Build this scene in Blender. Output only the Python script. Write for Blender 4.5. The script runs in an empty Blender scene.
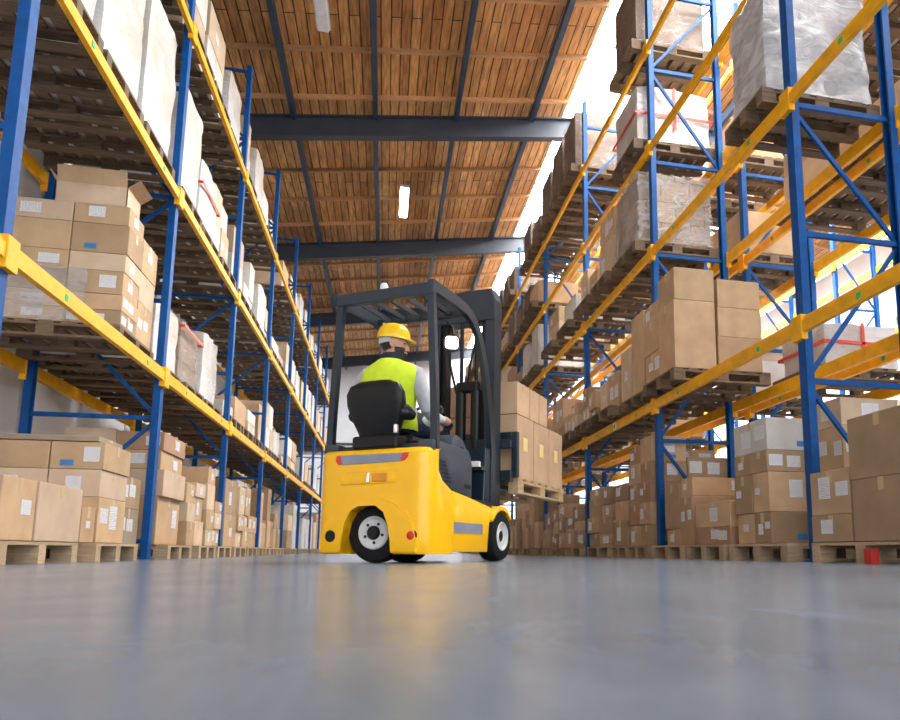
import bpy, bmesh, math, random
from mathutils import Vector, Matrix, noise
random.seed(11)
sc = bpy.context.scene
C = sc.collection
PI = math.pi

# ------------------------------------------------------------------ materials
def newmat(name):
    m = bpy.data.materials.new(name); m.use_nodes = True
    nt = m.node_tree
    return m, nt, nt.nodes['Principled BSDF']

def N(nt, typ, **kw):
    n = nt.nodes.new(typ)
    for k, v in kw.items():
        if k in n.inputs: n.inputs[k].default_value = v
        else: setattr(n, k, v)
    return n

def coords(nt, scale=(1, 1, 1), space='Object'):
    t = N(nt, 'ShaderNodeTexCoord'); mp = N(nt, 'ShaderNodeMapping')
    mp.inputs['Scale'].default_value = scale
    nt.links.new(t.outputs[space], mp.inputs['Vector'])
    return mp.outputs['Vector']

def ramp(nt, fac, stops):
    r = N(nt, 'ShaderNodeValToRGB')
    e = r.color_ramp.elements
    e[0].position, e[0].color = stops[0][0], (*stops[0][1], 1)
    e[1].position, e[1].color = stops[1][0], (*stops[1][1], 1)
    for p, c in stops[2:]:
        x = e.new(p); x.color = (*c, 1)
    nt.links.new(fac, r.inputs['Fac'])
    return r.outputs['Color']

def mixc(nt, fac, a, b, mode='MIX'):
    n = N(nt, 'ShaderNodeMix', data_type='RGBA', blend_type=mode)
    for sock, v in ((n.inputs[0], fac), (n.inputs[6], a), (n.inputs[7], b)):
        if hasattr(v, 'default_value') or hasattr(v, 'is_linked'): nt.links.new(v, sock)
        elif isinstance(v, (int, float)): sock.default_value = v
        else: sock.default_value = (*v, 1)
    return n.outputs[2]

def bump(nt, b, h, strength=.2, dist=.01):
    n = N(nt, 'ShaderNodeBump', Strength=strength, Distance=dist)
    nt.links.new(h, n.inputs['Height']); nt.links.new(n.outputs['Normal'], b.inputs['Normal'])

def simple(name, col, rough=.5, metal=0, coat=0, var=.12, scale=6, bumps=0, spec=.5):
    m, nt, b = newmat(name); b.inputs['Specular IOR Level'].default_value = spec
    b.inputs['Roughness'].default_value = rough; b.inputs['Metallic'].default_value = metal
    b.inputs['Coat Weight'].default_value = coat
    nz = N(nt, 'ShaderNodeTexNoise', Scale=scale, Detail=5); nt.links.new(coords(nt), nz.inputs['Vector'])
    lo = tuple(c * (1 - var) for c in col); hi = tuple(min(1, c * (1 + var)) for c in col)
    nt.links.new(ramp(nt, nz.outputs['Fac'], [(.3, lo), (.7, hi)]), b.inputs['Base Color'])
    if bumps: bump(nt, b, nz.outputs['Fac'], bumps)
    return m

def emit(name, col, s):
    m, nt, b = newmat(name)
    nt.nodes.remove(b); e = N(nt, 'ShaderNodeEmission', Strength=s); e.inputs['Color'].default_value = (*col, 1)
    nt.links.new(e.outputs[0], nt.nodes['Material Output'].inputs['Surface'])
    return m

def m_carton():
    m, nt, b = newmat('carton_board')
    oi = N(nt, 'ShaderNodeObjectInfo')
    v = coords(nt)
    nz = N(nt, 'ShaderNodeTexNoise', Scale=4, Detail=6); nt.links.new(v, nz.inputs['Vector'])
    g = ramp(nt, nz.outputs['Fac'], [(.25, (.82, .80, .78)), (.75, (1.1, 1.1, 1.1))])
    fl = N(nt, 'ShaderNodeTexWave', Scale=60, Distortion=.3, bands_direction='Z'); nt.links.new(v, fl.inputs['Vector'])
    nt.links.new(mixc(nt, 1.0, oi.outputs['Color'], g, 'MULTIPLY'), b.inputs['Base Color'])
    b.inputs['Roughness'].default_value = .75
    bump(nt, b, fl.outputs['Fac'], .05, .002)
    return m

def m_label():
    m, nt, b = newmat('label_paper')
    v = coords(nt, space='Generated')
    s = N(nt, 'ShaderNodeSeparateXYZ'); nt.links.new(v, s.inputs[0])
    br = N(nt, 'ShaderNodeTexBrick', Scale=6, offset=.37, squash=1.0)
    br.inputs['Mortar Size'].default_value = .045; br.inputs['Brick Width'].default_value = .9; br.inputs['Row Height'].default_value = .42
    cb = N(nt, 'ShaderNodeCombineXYZ')
    ad = N(nt, 'ShaderNodeMath', operation='ADD'); nt.links.new(s.outputs[0], ad.inputs[0]); nt.links.new(s.outputs[1], ad.inputs[1])
    nt.links.new(ad.outputs[0], cb.inputs[0]); nt.links.new(s.outputs[2], cb.inputs[1]); nt.links.new(cb.outputs[0], br.inputs['Vector'])
    br.inputs['Color1'].default_value = (.9, .9, .9, 1); br.inputs['Color2'].default_value = (.72, .73, .75, 1); br.inputs['Mortar'].default_value = (.16, .17, .22, 1)
    nt.links.new(br.outputs['Color'], b.inputs['Base Color']); b.inputs['Roughness'].default_value = .5
    return m

def m_wood(name, a, c, along=(1, 14, 14), rough=.8):
    m, nt, b = newmat(name)
    nz = N(nt, 'ShaderNodeTexNoise', Scale=5, Detail=7, Roughness=.65); nt.links.new(coords(nt, along), nz.inputs['Vector'])
    oi = N(nt, 'ShaderNodeObjectInfo')
    r = ramp(nt, nz.outputs['Fac'], [(.3, a), (.7, c)])
    hv = N(nt, 'ShaderNodeHueSaturation'); mr = N(nt, 'ShaderNodeMapRange'); mr.inputs['To Min'].default_value = .75; mr.inputs['To Max'].default_value = 1.2
    nt.links.new(oi.outputs['Random'], mr.inputs['Value']); nt.links.new(mr.outputs[0], hv.inputs['Value']); nt.links.new(r, hv.inputs['Color'])
    nt.links.new(hv.outputs[0], b.inputs['Base Color']); b.inputs['Roughness'].default_value = rough
    bump(nt, b, nz.outputs['Fac'], .3, .004)
    return m

def m_planks():
    m, nt, b = newmat('roof_planks')
    v = coords(nt)
    br = N(nt, 'ShaderNodeTexBrick', Scale=1.0, offset=.4, offset_frequency=2)
    br.inputs['Mortar Size'].default_value = .011; br.inputs['Brick Width'].default_value = 5.3; br.inputs['Row Height'].default_value = .17
    br.inputs['Bias'].default_value = 0.0
    br.inputs['Color1'].default_value = (.44, .225, .088, 1); br.inputs['Color2'].default_value = (.70, .42, .18, 1); br.inputs['Mortar'].default_value = (.045, .02, .008, 1)
    sw = N(nt, 'ShaderNodeMapping'); sw.inputs['Rotation'].default_value = (0, 0, PI / 2)
    nt.links.new(v, sw.inputs['Vector']); nt.links.new(sw.outputs[0], br.inputs['Vector'])
    nz = N(nt, 'ShaderNodeTexNoise', Scale=3, Detail=6); mp = N(nt, 'ShaderNodeMapping'); mp.inputs['Scale'].default_value = (9, .8, 1)
    nt.links.new(v, mp.inputs['Vector']); nt.links.new(mp.outputs[0], nz.inputs['Vector'])
    g = ramp(nt, nz.outputs['Fac'], [(.28, (.5, .45, .4)), (.72, (1.3, 1.25, 1.15))])
    n2 = N(nt, 'ShaderNodeTexNoise', Scale=.35, Detail=2); nt.links.new(v, n2.inputs['Vector'])
    g2 = ramp(nt, n2.outputs['Fac'], [(.35, (.75, .68, .6)), (.65, (1.15, 1.15, 1.1))])
    nt.links.new(mixc(nt, 1.0, mixc(nt, 1.0, br.outputs['Color'], g, 'MULTIPLY'), g2, 'MULTIPLY'), b.inputs['Base Color'])
    b.inputs['Roughness'].default_value = .7
    bump(nt, b, br.outputs['Fac'], -.5, .01)
    return m

def m_floor():
    m, nt, b = newmat('polished_concrete')
    v = coords(nt)
    n1 = N(nt, 'ShaderNodeTexNoise', Scale=.7, Detail=8, Roughness=.6); nt.links.new(v, n1.inputs['Vector'])
    mp = N(nt, 'ShaderNodeMapping'); mp.inputs['Scale'].default_value = (1.0, .55, 1); mp.inputs['Rotation'].default_value = (0, 0, .5); nt.links.new(v, mp.inputs['Vector'])
    n2 = N(nt, 'ShaderNodeTexNoise', Scale=4.5, Detail=10, Roughness=.75, Distortion=.8); nt.links.new(mp.outputs[0], n2.inputs['Vector'])
    c1 = ramp(nt, n1.outputs['Fac'], [(.3, (.115, .148, .195)), (.7, (.205, .245, .30))])
    c2 = ramp(nt, n2.outputs['Fac'], [(.3, (.80, .81, .83)), (.72, (1.15, 1.15, 1.14))])
    nt.links.new(mixc(nt, 1.0, c1, c2, 'MULTIPLY'), b.inputs['Base Color'])
    rr = N(nt, 'ShaderNodeMapRange'); rr.inputs['To Min'].default_value = .13; rr.inputs['To Max'].default_value = .33
    nt.links.new(n2.outputs['Fac'], rr.inputs['Value']); nt.links.new(rr.outputs[0], b.inputs['Roughness']); b.inputs['Specular IOR Level'].default_value = .32
    n3 = N(nt, 'ShaderNodeTexNoise', Scale=30, Detail=4); nt.links.new(v, n3.inputs['Vector'])
    bump(nt, b, n3.outputs['Fac'], .06, .003)
    return m

def m_film(name, col, lo, hi, rough=.22):
    m, nt, b = newmat(name)
    v = coords(nt, (1, 1, 2.2))
    nz = N(nt, 'ShaderNodeTexNoise', Scale=3.2, Detail=8, Roughness=.6, Distortion=1.5); nt.links.new(v, nz.inputs['Vector'])
    b.inputs['Base Color'].default_value = (*col, 1); b.inputs['Roughness'].default_value = rough
    bump(nt, b, nz.outputs['Fac'], .8, .03)
    if hi >= 1:
        n2 = N(nt, 'ShaderNodeTexNoise', Scale=2.2, Detail=5, Roughness=.6); nt.links.new(coords(nt, (1, 1, .7)), n2.inputs['Vector'])
        nt.links.new(ramp(nt, n2.outputs['Fac'], [(.36, tuple(c * k for c, k in zip(col, (.82, .74, .64)))), (.56, col)]), b.inputs['Base Color'])
    if hi < 1:
        tr = N(nt, 'ShaderNodeBsdfTransparent'); mx = N(nt, 'ShaderNodeMixShader')
        mr = N(nt, 'ShaderNodeMapRange'); mr.inputs['From Min'].default_value = .35; mr.inputs['From Max'].default_value = .65
        mr.inputs['To Min'].default_value = lo; mr.inputs['To Max'].default_value = hi
        nt.links.new(nz.outputs['Fac'], mr.inputs['Value']); nt.links.new(mr.outputs[0], mx.inputs[0])
        nt.links.new(tr.outputs[0], mx.inputs[1]); nt.links.new(b.outputs[0], mx.inputs[2])
        nt.links.new(mx.outputs[0], nt.nodes['Material Output'].inputs['Surface'])
    return m

def m_packed():
    m, nt, b = newmat('packed_cartons')
    v = coords(nt); s = N(nt, 'ShaderNodeSeparateXYZ'); nt.links.new(v, s.inputs[0])
    ad = N(nt, 'ShaderNodeMath', operation='ADD'); nt.links.new(s.outputs[0], ad.inputs[0]); nt.links.new(s.outputs[1], ad.inputs[1])
    cb = N(nt, 'ShaderNodeCombineXYZ'); nt.links.new(ad.outputs[0], cb.inputs[0]); nt.links.new(s.outputs[2], cb.inputs[1])
    br = N(nt, 'ShaderNodeTexBrick', Scale=1.0); br.inputs['Brick Width'].default_value = .42; br.inputs['Row Height'].default_value = .3; br.inputs['Mortar Size'].default_value = .008
    br.inputs['Color1'].default_value = (.27, .175, .105, 1); br.inputs['Color2'].default_value = (.36, .24, .145, 1); br.inputs['Mortar'].default_value = (.1, .06, .03, 1)
    nt.links.new(cb.outputs[0], br.inputs['Vector']); nt.links.new(br.outputs['Color'], b.inputs['Base Color']); b.inputs['Roughness'].default_value = .75
    return m

M = dict(
    carton=m_carton(), label=m_label(), tape=simple('tape', (.52, .37, .2), .3),
    blue_print=simple('blue_print', (.03, .2, .5), .5),
    blue=simple('blue_rack_paint', (.002, .072, .27), .5, var=.2, scale=9, spec=.2),
    yellow=simple('yellow_beam_paint', (.86, .42, .008), .45, var=.12, scale=9, spec=.3),
    green=simple('green_sticker', (.02, .45, .15), .5),
    truck=simple('truck_yellow', (1.0, .53, .004), .3, coat=.25, var=.02, spec=.35),
    slate=simple('slate_metal', (.012, .024, .038), .32, var=.15),
    cover=simple('slate_plastic', (.045, .06, .082), .45, var=.1),
    black=simple('black_plastic', (.003, .003, .004), .38, spec=.35),
    rubber=simple('tyre_rubber', (.007, .007, .008), .7, var=.3, scale=20, bumps=.1, spec=.3),
    rim=simple('rim_paint', (.62, .63, .62), .4),
    chrome=simple('chrome', (.8, .8, .8), .15, 1),
    red=simple('red_lens', (.65, .01, .015), .2, coat=.5), orange=simple('orange_part', (.75, .28, .02), .4),
    reflect=simple('reflector_grey', (.24, .26, .32), .35),
    pallet=m_wood('shaded_pallet_wood', (.085, .055, .034), (.23, .16, .10)), pallet_lit=m_wood('lit_pallet_wood', (.30, .21, .125), (.54, .40, .25)),  # one wood, two tones: shelf shade painted into the first, floor copy kept pale
    pallet_new=m_wood('fresh_pallet_wood', (.50, .34, .17), (.74, .55, .32)),
    red_paint=simple('red_block_paint', (.5, .03, .02), .6),
    joist=m_wood('joist_wood', (.42, .22, .10), (.66, .40, .20)),
    planks=m_planks(), floor=m_floor(),
    beam=simple('dark_roof_steel', (.035, .045, .065), .55, var=.15, scale=3),
    purlin=simple('blue_roof_steel', (.022, .05, .10), .5, var=.15, scale=3),
    wall=simple('white_wall', (.80, .82, .86), .7, var=.05, scale=1.2),
    rail=simple('dark_rail', (.05, .05, .055), .6),
    sky=emit('skylight_glazing', (1.0, .985, .96), 24), lamp=emit('lamp_tube', (1, .98, .94), 12),
    lampoff=simple('lamp_diffuser', (.72, .78, .86), .4), lampbody=simple('lamp_body', (.5, .52, .55), .5),
    greygoods=simple('grey_goods', (.34, .34, .35), .6, var=.3), film=m_film('clear_film', (.55, .54, .53), .06, .42), white=m_film('white_film', (.58, .58, .575), 1, 1, .35), milky=m_film('milky_film', (.62, .62, .62), .12, .55), greyfilm=m_film('grey_film', (.66, .66, .67), .45, .9, .2), darkfilm=m_film('darkened_film', (.30, .27, .25), .05, .4, .3), dusk=simple('brown_goods', (.16, .10, .065), .75, var=.35, scale=3),  # last film and the brown goods: colours darkened to offset skylight glare
    packed=m_packed(), redtape=simple('red_tape', (.75, .06, .03), .4),
    skin=simple('skin', (.56, .30, .21), .5, var=.06), vest=simple('vest_fabric', (.70, .90, .03), .7, var=.06, bumps=.1, scale=18),
    silver=simple('reflective_stripe', (.6, .64, .66), .35), sweater=simple('grey_knit', (.50, .52, .55), .85, var=.06, scale=30, bumps=.1),
    navy=simple('navy_fabric', (.012, .018, .04), .8, var=.2), hair=simple('dark_hair', (.035, .02, .014), .6, var=.3, scale=60),
    helmet=simple('helmet_yellow', (.95, .58, .01), .25, coat=.4, var=.02), strap=simple('helmet_strap', (.42, .43, .44), .5),
    mirror=simple('mirror_glass', (.85, .85, .85), .05, 1), paper=simple('white_paper', (.85, .85, .85), .6),
    note=simple('yellow_note', (.85, .72, .30), .6),
)

# ------------------------------------------------------------------ mesh builders
class MB:
    def __init__(s): s.bm = bmesh.new()
    def box(s, x0, x1, y0, y1, z0, z1, bev=0):
        vs = [s.bm.verts.new((x, y, z)) for x in (x0, x1) for y in (y0, y1) for z in (z0, z1)]
        fs = [s.bm.faces.new([vs[i] for i in f]) for f in ((0, 1, 3, 2), (4, 6, 7, 5), (0, 4, 5, 1), (2, 3, 7, 6), (0, 2, 6, 4), (1, 5, 7, 3))]
        if bev:
            es = list({e for f in fs for e in f.edges})
            bmesh.ops.bevel(s.bm, geom=es, offset=bev, segments=2, affect='EDGES', profile=.5)
        return s
    def prism(s, pts, axis, a, b, bev=0):
        def P(p, t): return {'x': (t, p[0], p[1]), 'y': (p[0], t, p[1]), 'z': (p[0], p[1], t)}[axis]
        A = [s.bm.verts.new(P(p, a)) for p in pts]; B = [s.bm.verts.new(P(p, b)) for p in pts]
        n = len(pts)
        fs = [s.bm.faces.new(A), s.bm.faces.new(B[::-1])] + [s.bm.faces.new((A[i], B[i], B[(i + 1) % n], A[(i + 1) % n])) for i in range(n)]
        if bev:
            es = list({e for f in fs[:2] for e in f.edges})
            bmesh.ops.bevel(s.bm, geom=es, offset=bev, segments=2, affect='EDGES', profile=.5)
        return s
    def tube(s, pts, r, n=10, rr=None, sq=False, w=None):
        pts = [Vector(p) for p in pts]; rings = []
        up = None
        for i, p in enumerate(pts):
            d = (pts[min(i + 1, len(pts) - 1)] - pts[max(i - 1, 0)]).normalized()
            if up is None:
                up = Vector((0, 0, 1)) if abs(d.z) < .9 else Vector((1, 0, 0))
            sd = d.cross(up).normalized(); up = sd.cross(d).normalized()
            R = rr[i] if rr else r
            if sq:
                ww = w or R
                ring = [p + sd * a * ww + up * b * R for a, b in ((-1, -1), (1, -1), (1, 1), (-1, 1))]
            else:
                ring = [p + (sd * math.cos(2 * PI * k / n) + up * math.sin(2 * PI * k / n)) * R for k in range(n)]
            rings.append([s.bm.verts.new(q) for q in ring])
        m = len(rings[0])
        for a, b in zip(rings, rings[1:]):
            for k in range(m): s.bm.faces.new((a[k], a[(k + 1) % m], b[(k + 1) % m], b[k]))
        s.bm.faces.new(rings[0][::-1]); s.bm.faces.new(rings[-1])
        return s
    def bar(s, a, b, r, w=None): return s.tube([a, b], r, sq=True, w=w)
    def cyl(s, a, b, r, n=20): return s.tube([a, b], r, n=n)
    def lathe(s, prof, o, ax, n=28):          # prof: list of (t along axis, radius)
        o = Vector(o); ax = Vector(ax).normalized()
        u = ax.cross(Vector((0, 0, 1)) if abs(ax.z) < .9 else Vector((1, 0, 0))).normalized(); v = ax.cross(u)
        rings = [[s.bm.verts.new(o + ax * t + (u * math.cos(2 * PI * k / n) + v * math.sin(2 * PI * k / n)) * max(r, 1e-4)) for k in range(n)] for t, r in prof]
        for a, b in zip(rings, rings[1:]):
            for k in range(n): s.bm.faces.new((a[k], a[(k + 1) % n], b[(k + 1) % n], b[k]))
        s.bm.faces.new(rings[0][::-1]); s.bm.faces.new(rings[-1])
        return s
    def loft(s, rings, cap=True):
        R = [[s.bm.verts.new(p) for p in r] for r in rings]; n = len(R[0])
        for a, b in zip(R, R[1:]):
            for k in range(n): s.bm.faces.new((a[k], a[(k + 1) % n], b[(k + 1) % n], b[k]))
        if cap: s.bm.faces.new(R[0][::-1]); s.bm.faces.new(R[-1])
        return s
    def mesh(s, name, m, smooth=False):
        bmesh.ops.recalc_face_normals(s.bm, faces=s.bm.faces)
        me = bpy.data.meshes.new(name); s.bm.to_mesh(me); s.bm.free()
        me.materials.append(M[m] if isinstance(m, str) else m)
        if smooth:
            for p in me.polygons: p.use_smooth = True
            try: me.set_sharp_from_angle(angle=math.radians(40))
            except Exception: pass
        return me
    def build(s, name, m, parent=None, smooth=False):
        return link(name, s.mesh(name, m, smooth), parent)

def link(name, me, parent=None):
    o = bpy.data.objects.new(name, me); C.objects.link(o)
    if parent: o.parent = parent
    return o
def empty(name, loc=(0, 0, 0), rz=0):
    o = bpy.data.objects.new(name, None); C.objects.link(o)
    o.location = loc; o.rotation_euler = (0, 0, rz); o.empty_display_size = .1
    return o
def tag(o, label, cat, group=None):
    o['label'] = label; o['category'] = cat
    if group: o['group'] = group
    return o
def struct(o):
    o['kind'] = 'structure'; return o

# ------------------------------------------------------------------ building shell
YB, YF = -9.0, 32.2            # open loading end behind the camera, far end wall
XW, XE = -3.95, 13.2
SL, H0, RIDGE = .14, 8.5, 6.0  # roof pitch, underside of the steel at x = 0
def roofz(x): return H0 + SL * (x if x < RIDGE else 2 * RIDGE - x)
struct(MB().box(XW - .2, XE + .2, YB - 6, YF + .2, -.2, 0).build('floor', 'floor'))
struct(MB().box(XW - .2, XW, YB, YF, 0, 8.6).build('wall_left', 'wall'))
struct(MB().box(XE, XE + .2, YB, YF, 0, 8.6).build('wall_right', 'wall'))
struct(MB().prism([(XW, 0), (XE, 0), (XE, roofz(XE) + .55), (RIDGE, roofz(RIDGE) + .55), (XW, roofz(XW) + .55)], 'y', YF, YF + .2).build('wall_back', 'wall'))
struct(MB().box(XW, XE, YF - .06, YF, 4.88, 4.98).build('trim_1', 'rail'))
for i in range(8):   # joints of the cladding on the side wall behind the rack
    struct(MB().box(XW, XW + .012, 2.2 + i * 3.1, 2.24 + i * 3.1, 0, 8).build('trim_%d' % (i + 2), 'lampbody'))
SK = [(3.5, 5.9), (7.4, 9.2)]
def slab(x0, x1, y0, y1, lo, hi):
    return MB().prism([(x0, roofz(x0) + lo), (x1, roofz(x1) + lo), (x1, roofz(x1) + hi), (x0, roofz(x0) + hi)], 'y', y0, y1)
for x0, x1 in ((XW - .2, 3.5), (5.9, RIDGE), (RIDGE, 7.4), (9.2, XE + .2)):
    struct(slab(x0, x1, YB, YF + .2, .48, .56).build('ceiling', 'planks'))
SKY0 = YB + 3 * 3.75           # glazing starts here; unseen roof behind is boarded to dim the near floor
for x0, x1 in SK:
    struct(slab(x0, x1, YB, SKY0, .48, .56).build('ceiling', 'planks'))
for x0, x1 in SK:
    for k in range(3, 11):
        a = YB + k * 3.75
        struct(slab(x0, x1, a, a + 3.745, .50, .53).build('window_%d' % (k - 2 + (8 if x0 > 5 else 0)), 'sky'))
        for q in range(3):
            struct(slab(x0, x1, a + q * 1.273, a + q * 1.273 + .05, .44, .50).build('skylight_bar', 'lampbody'))
for k in range(-3, 4):
    y = 13.07 + 5.75 * k
    for xs in ((XW, RIDGE), (RIDGE, XE)):
        w = slab(xs[0], xs[1], y, y + .03, -.13, .27)
        for a, b in ((-.16, -.13), (.27, .30)):
            w.prism([(xs[0], roofz(xs[0]) + a), (xs[1], roofz(xs[1]) + a), (xs[1], roofz(xs[1]) + b), (xs[0], roofz(xs[0]) + b)], 'y', y - .07, y + .1)
        struct(w.build('roof_beam', 'beam'))
for x in (-3.6, -2.0, -.45, 1.16, 2.76, 7.0, 9.6, 11.2):
    struct(MB().box(x - .045, x + .045, YB, YF, roofz(x) + .22, roofz(x) + .40).build('roof_purlin', 'purlin'))
for k in range(31):
    y = YB + .6 + k * 1.315
    for x0, x1 in ((XW, 3.5), (5.9, RIDGE), (RIDGE, 7.4), (9.2, XE)):
        struct(slab(x0, x1, y, y + .06, .40, .48).build('ceiling_joist', 'joist'))

def lamp(x, y0, y1, lit, label):
    z = roofz(x) + .06
    t = tag(empty('ceiling_lamp', (x, (y0 + y1) / 2, z)), label, 'lamp')
    L = (y1 - y0) / 2
    MB().box(-.11, .11, -L, L, .05, .12, .01).build('lamp_housing', 'lampbody', t)
    MB().prism([(-.1, .05), (-.08, .0), (.08, 0), (.1, .05)], 'y', -L + .02, L - .02).build('lamp_diffuser', 'lamp' if lit else 'lampoff', t)
    for s in (-1, 1): MB().cyl((0, s * L * .7, .12), (0, s * L * .7, .42 + SL * 0), .008, 6).build('hanger_rod', 'lampbody', t)
lamp(.2, 15.5, 16.95, True, 'lit fluorescent ceiling lamp hanging above the forklift aisle')
lamp(-1.23, 9.1, 10.5, False, 'unlit pale blue ceiling lamp near the top edge of the aisle roof')

# ------------------------------------------------------------------ racks
XL, XR, B, DEP = -2.321, 3.272, 3.1, 1.05
YL0, YR0 = 7.706, 4.781
NODES = [.18, 1.45, 2.72, 3.9, 5.2, 6.55, 7.72]
POST = [(-.05, 0), (-.05, .07), (-.03, .07), (-.03, .012), (-.012, .012), (-.012, .004), (.012, .004), (.012, .012), (.03, .012), (.03, .07), (.05, .07), (.05, 0)]
pz = {}
def post_mesh(h, sgn):
    key = (h, sgn)
    if key not in pz:
        m = MB()
        # profile in (y, depth) : depth goes away from the aisle
        m.prism([(sgn * d, y) for y, d in POST], 'z', 0, h)
        pz[key] = m.mesh('upright_post', 'blue')
    return pz[key]
def beam_mesh(L):
    k = ('beam', L)
    if k not in pz:
        m = MB()
        m.prism([(-.02, .0), (.025, .0), (.025, .13), (.0, .13), (.0, .095), (-.02, .095)], 'y', 0, L)
        pz[k] = m.mesh('load_beam', 'yellow')
        m = MB(); m.box(-.03, .03, -.055, .02, -.06, .15, .004); pz['con'] = m.mesh('end_connector', 'yellow')
        m = MB(); m.box(-.004, .004, -.022, .022, -.022, .022); pz['dot'] = m.mesh('level_sticker', 'green')
        m = MB(); m.box(-.004, .004, -.06, .06, -.05, .05); pz['sign'] = m.mesh('location_sign', 'paper')
        m = MB(); m.box(-.07, .07, -.08, .08, 0, .012); pz['foot'] = m.mesh('foot_plate', 'blue')
    return pz[k]
def rack(name_label, X, sgn, y0, ks, levels, H, DEP=DEP):
    """sgn = +1: depth grows towards +x (front faces -x)."""
    t = tag(empty('pallet_rack', (X, y0 + ks[0] * B, 0)), name_label, 'rack')
    oy = ks[0] * B
    for k in ks:
        y = (k * B) - oy
        fronts = []
        for x, s in ((0, sgn), (sgn * DEP, -sgn)):
            p = link('upright_post', post_mesh(H, s), t); p.location = (x, y, 0); fronts.append(p)
            f = link('foot_plate', pz.get('foot') or (beam_mesh(B) and pz['foot']), p); f.location = (s * .035, 0, 0)
        br = []
        for i, z in enumerate(NODES):
            if z > H: break
            a, b = sgn * .05, sgn * (DEP - .05)
            MB().bar((a, y, z), (b, y, z), .022, .016).build('cross_brace', 'blue', t)
            if i and z <= H:
                z0 = NODES[i - 1]
                q = ((b, y + .02, z0 + .03), (a, y + .02, z - .03)) if i % 2 else ((a, y + .02, z0 + .03), (b, y + .02, z - .03))
                MB().bar(*q, .018, .014).build('diagonal_brace', 'blue', t)
        if k == ks[-1]: continue
        for li, z in enumerate(levels):
            for x, s in ((0, sgn), (sgn * DEP, -sgn)):
                b = link('load_beam', beam_mesh(B - .1), t); b.location = (x - s * .012, y + .05, z - .13)
                if s < 0: b.rotation_euler = (0, 0, PI); b.location.y = y + B - .05
                for e in (0, 1):
                    c = link('end_connector', pz['con'], b); c.location = (0, e * (B - .1) + (0 if e == 0 else .035), 0)
                if x == 0 and li < 2:
                    for dy in (.55, 2.3):
                        d = link('level_sticker', pz['dot'], b); d.location = (-.022, dy, .048)
                if x == 0 and li == 0 and k == 1 and X == XR:
                    d = link('location_sign', pz['sign'], b); d.location = (-.026, 1.42, .048)
                    MB().prism([(1.37, .05), (1.42, .085), (1.47, .05), (1.44, .05), (1.44, .012), (1.40, .012), (1.40, .05)], 'x', -.033, -.029).build('sign_arrow', 'green', b)
    return t
LVL = {'L': [0, 1.97, 3.99, 5.99], 'R': [0, 1.97, 3.99, 5.44, 6.92]}
rack('long blue and yellow pallet rack along the pale side wall', XL, -1, YL0, list(range(-2, 8)), LVL['L'][1:], 7.8, 1.25)
rack('long blue and yellow pallet rack facing the aisle under the skylight', XR, 1, YR0, list(range(-1, 9)), LVL['R'][1:], 8.2)
rack('blue and yellow pallet rack standing back to back behind the skylight rack', XR + DEP + .26, 1, YR0, list(range(-1, 7)), LVL['R'][1:], 7.8)
rack('pale lit rack across the bright side aisle seen through the skylight rack', 9.2, 1, YR0 + 1.2, list(range(-1, 8)), [2.2, 4.2, 6.2], 7.2)

# ------------------------------------------------------------------ pallets and loads
def pallet_meshes(W, D, mat):
    key = ('pal', round(W, 3), D, mat)
    if key not in pz:
        m = MB(); bw = .115
        for i in range(7):                                   # boards of the top deck
            x = -D / 2 + (D - bw) * i / 6
            m.box(x, x + bw, -W / 2, W / 2, .122, .144)
        out = [('deck_slats', m.mesh('deck_slats', mat))]
        for y in (-W / 2, -.05, W / 2 - .1):                 # each runner: bottom board, three blocks, top stringer
            m = MB(); m.box(-D / 2, D / 2, y, y + .1, .0, .022); m.box(-D / 2, D / 2, y, y + .1, .10, .122)
            for x in (-D / 2, -.07, D / 2 - .14): m.box(x, x + .14, y + .002, y + .098, .022, .10)
            out.append(('runner', m.mesh('runner', mat)))
        pz[key] = out
    return pz[key]
def pallet(x, y, z, W, label, D=1.2, mat=None, rz=0, group=None):
    t = tag(empty('pallet', (x, y, z), rz), label, 'pallet', group)
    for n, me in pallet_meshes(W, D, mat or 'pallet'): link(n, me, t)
    return t

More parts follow.
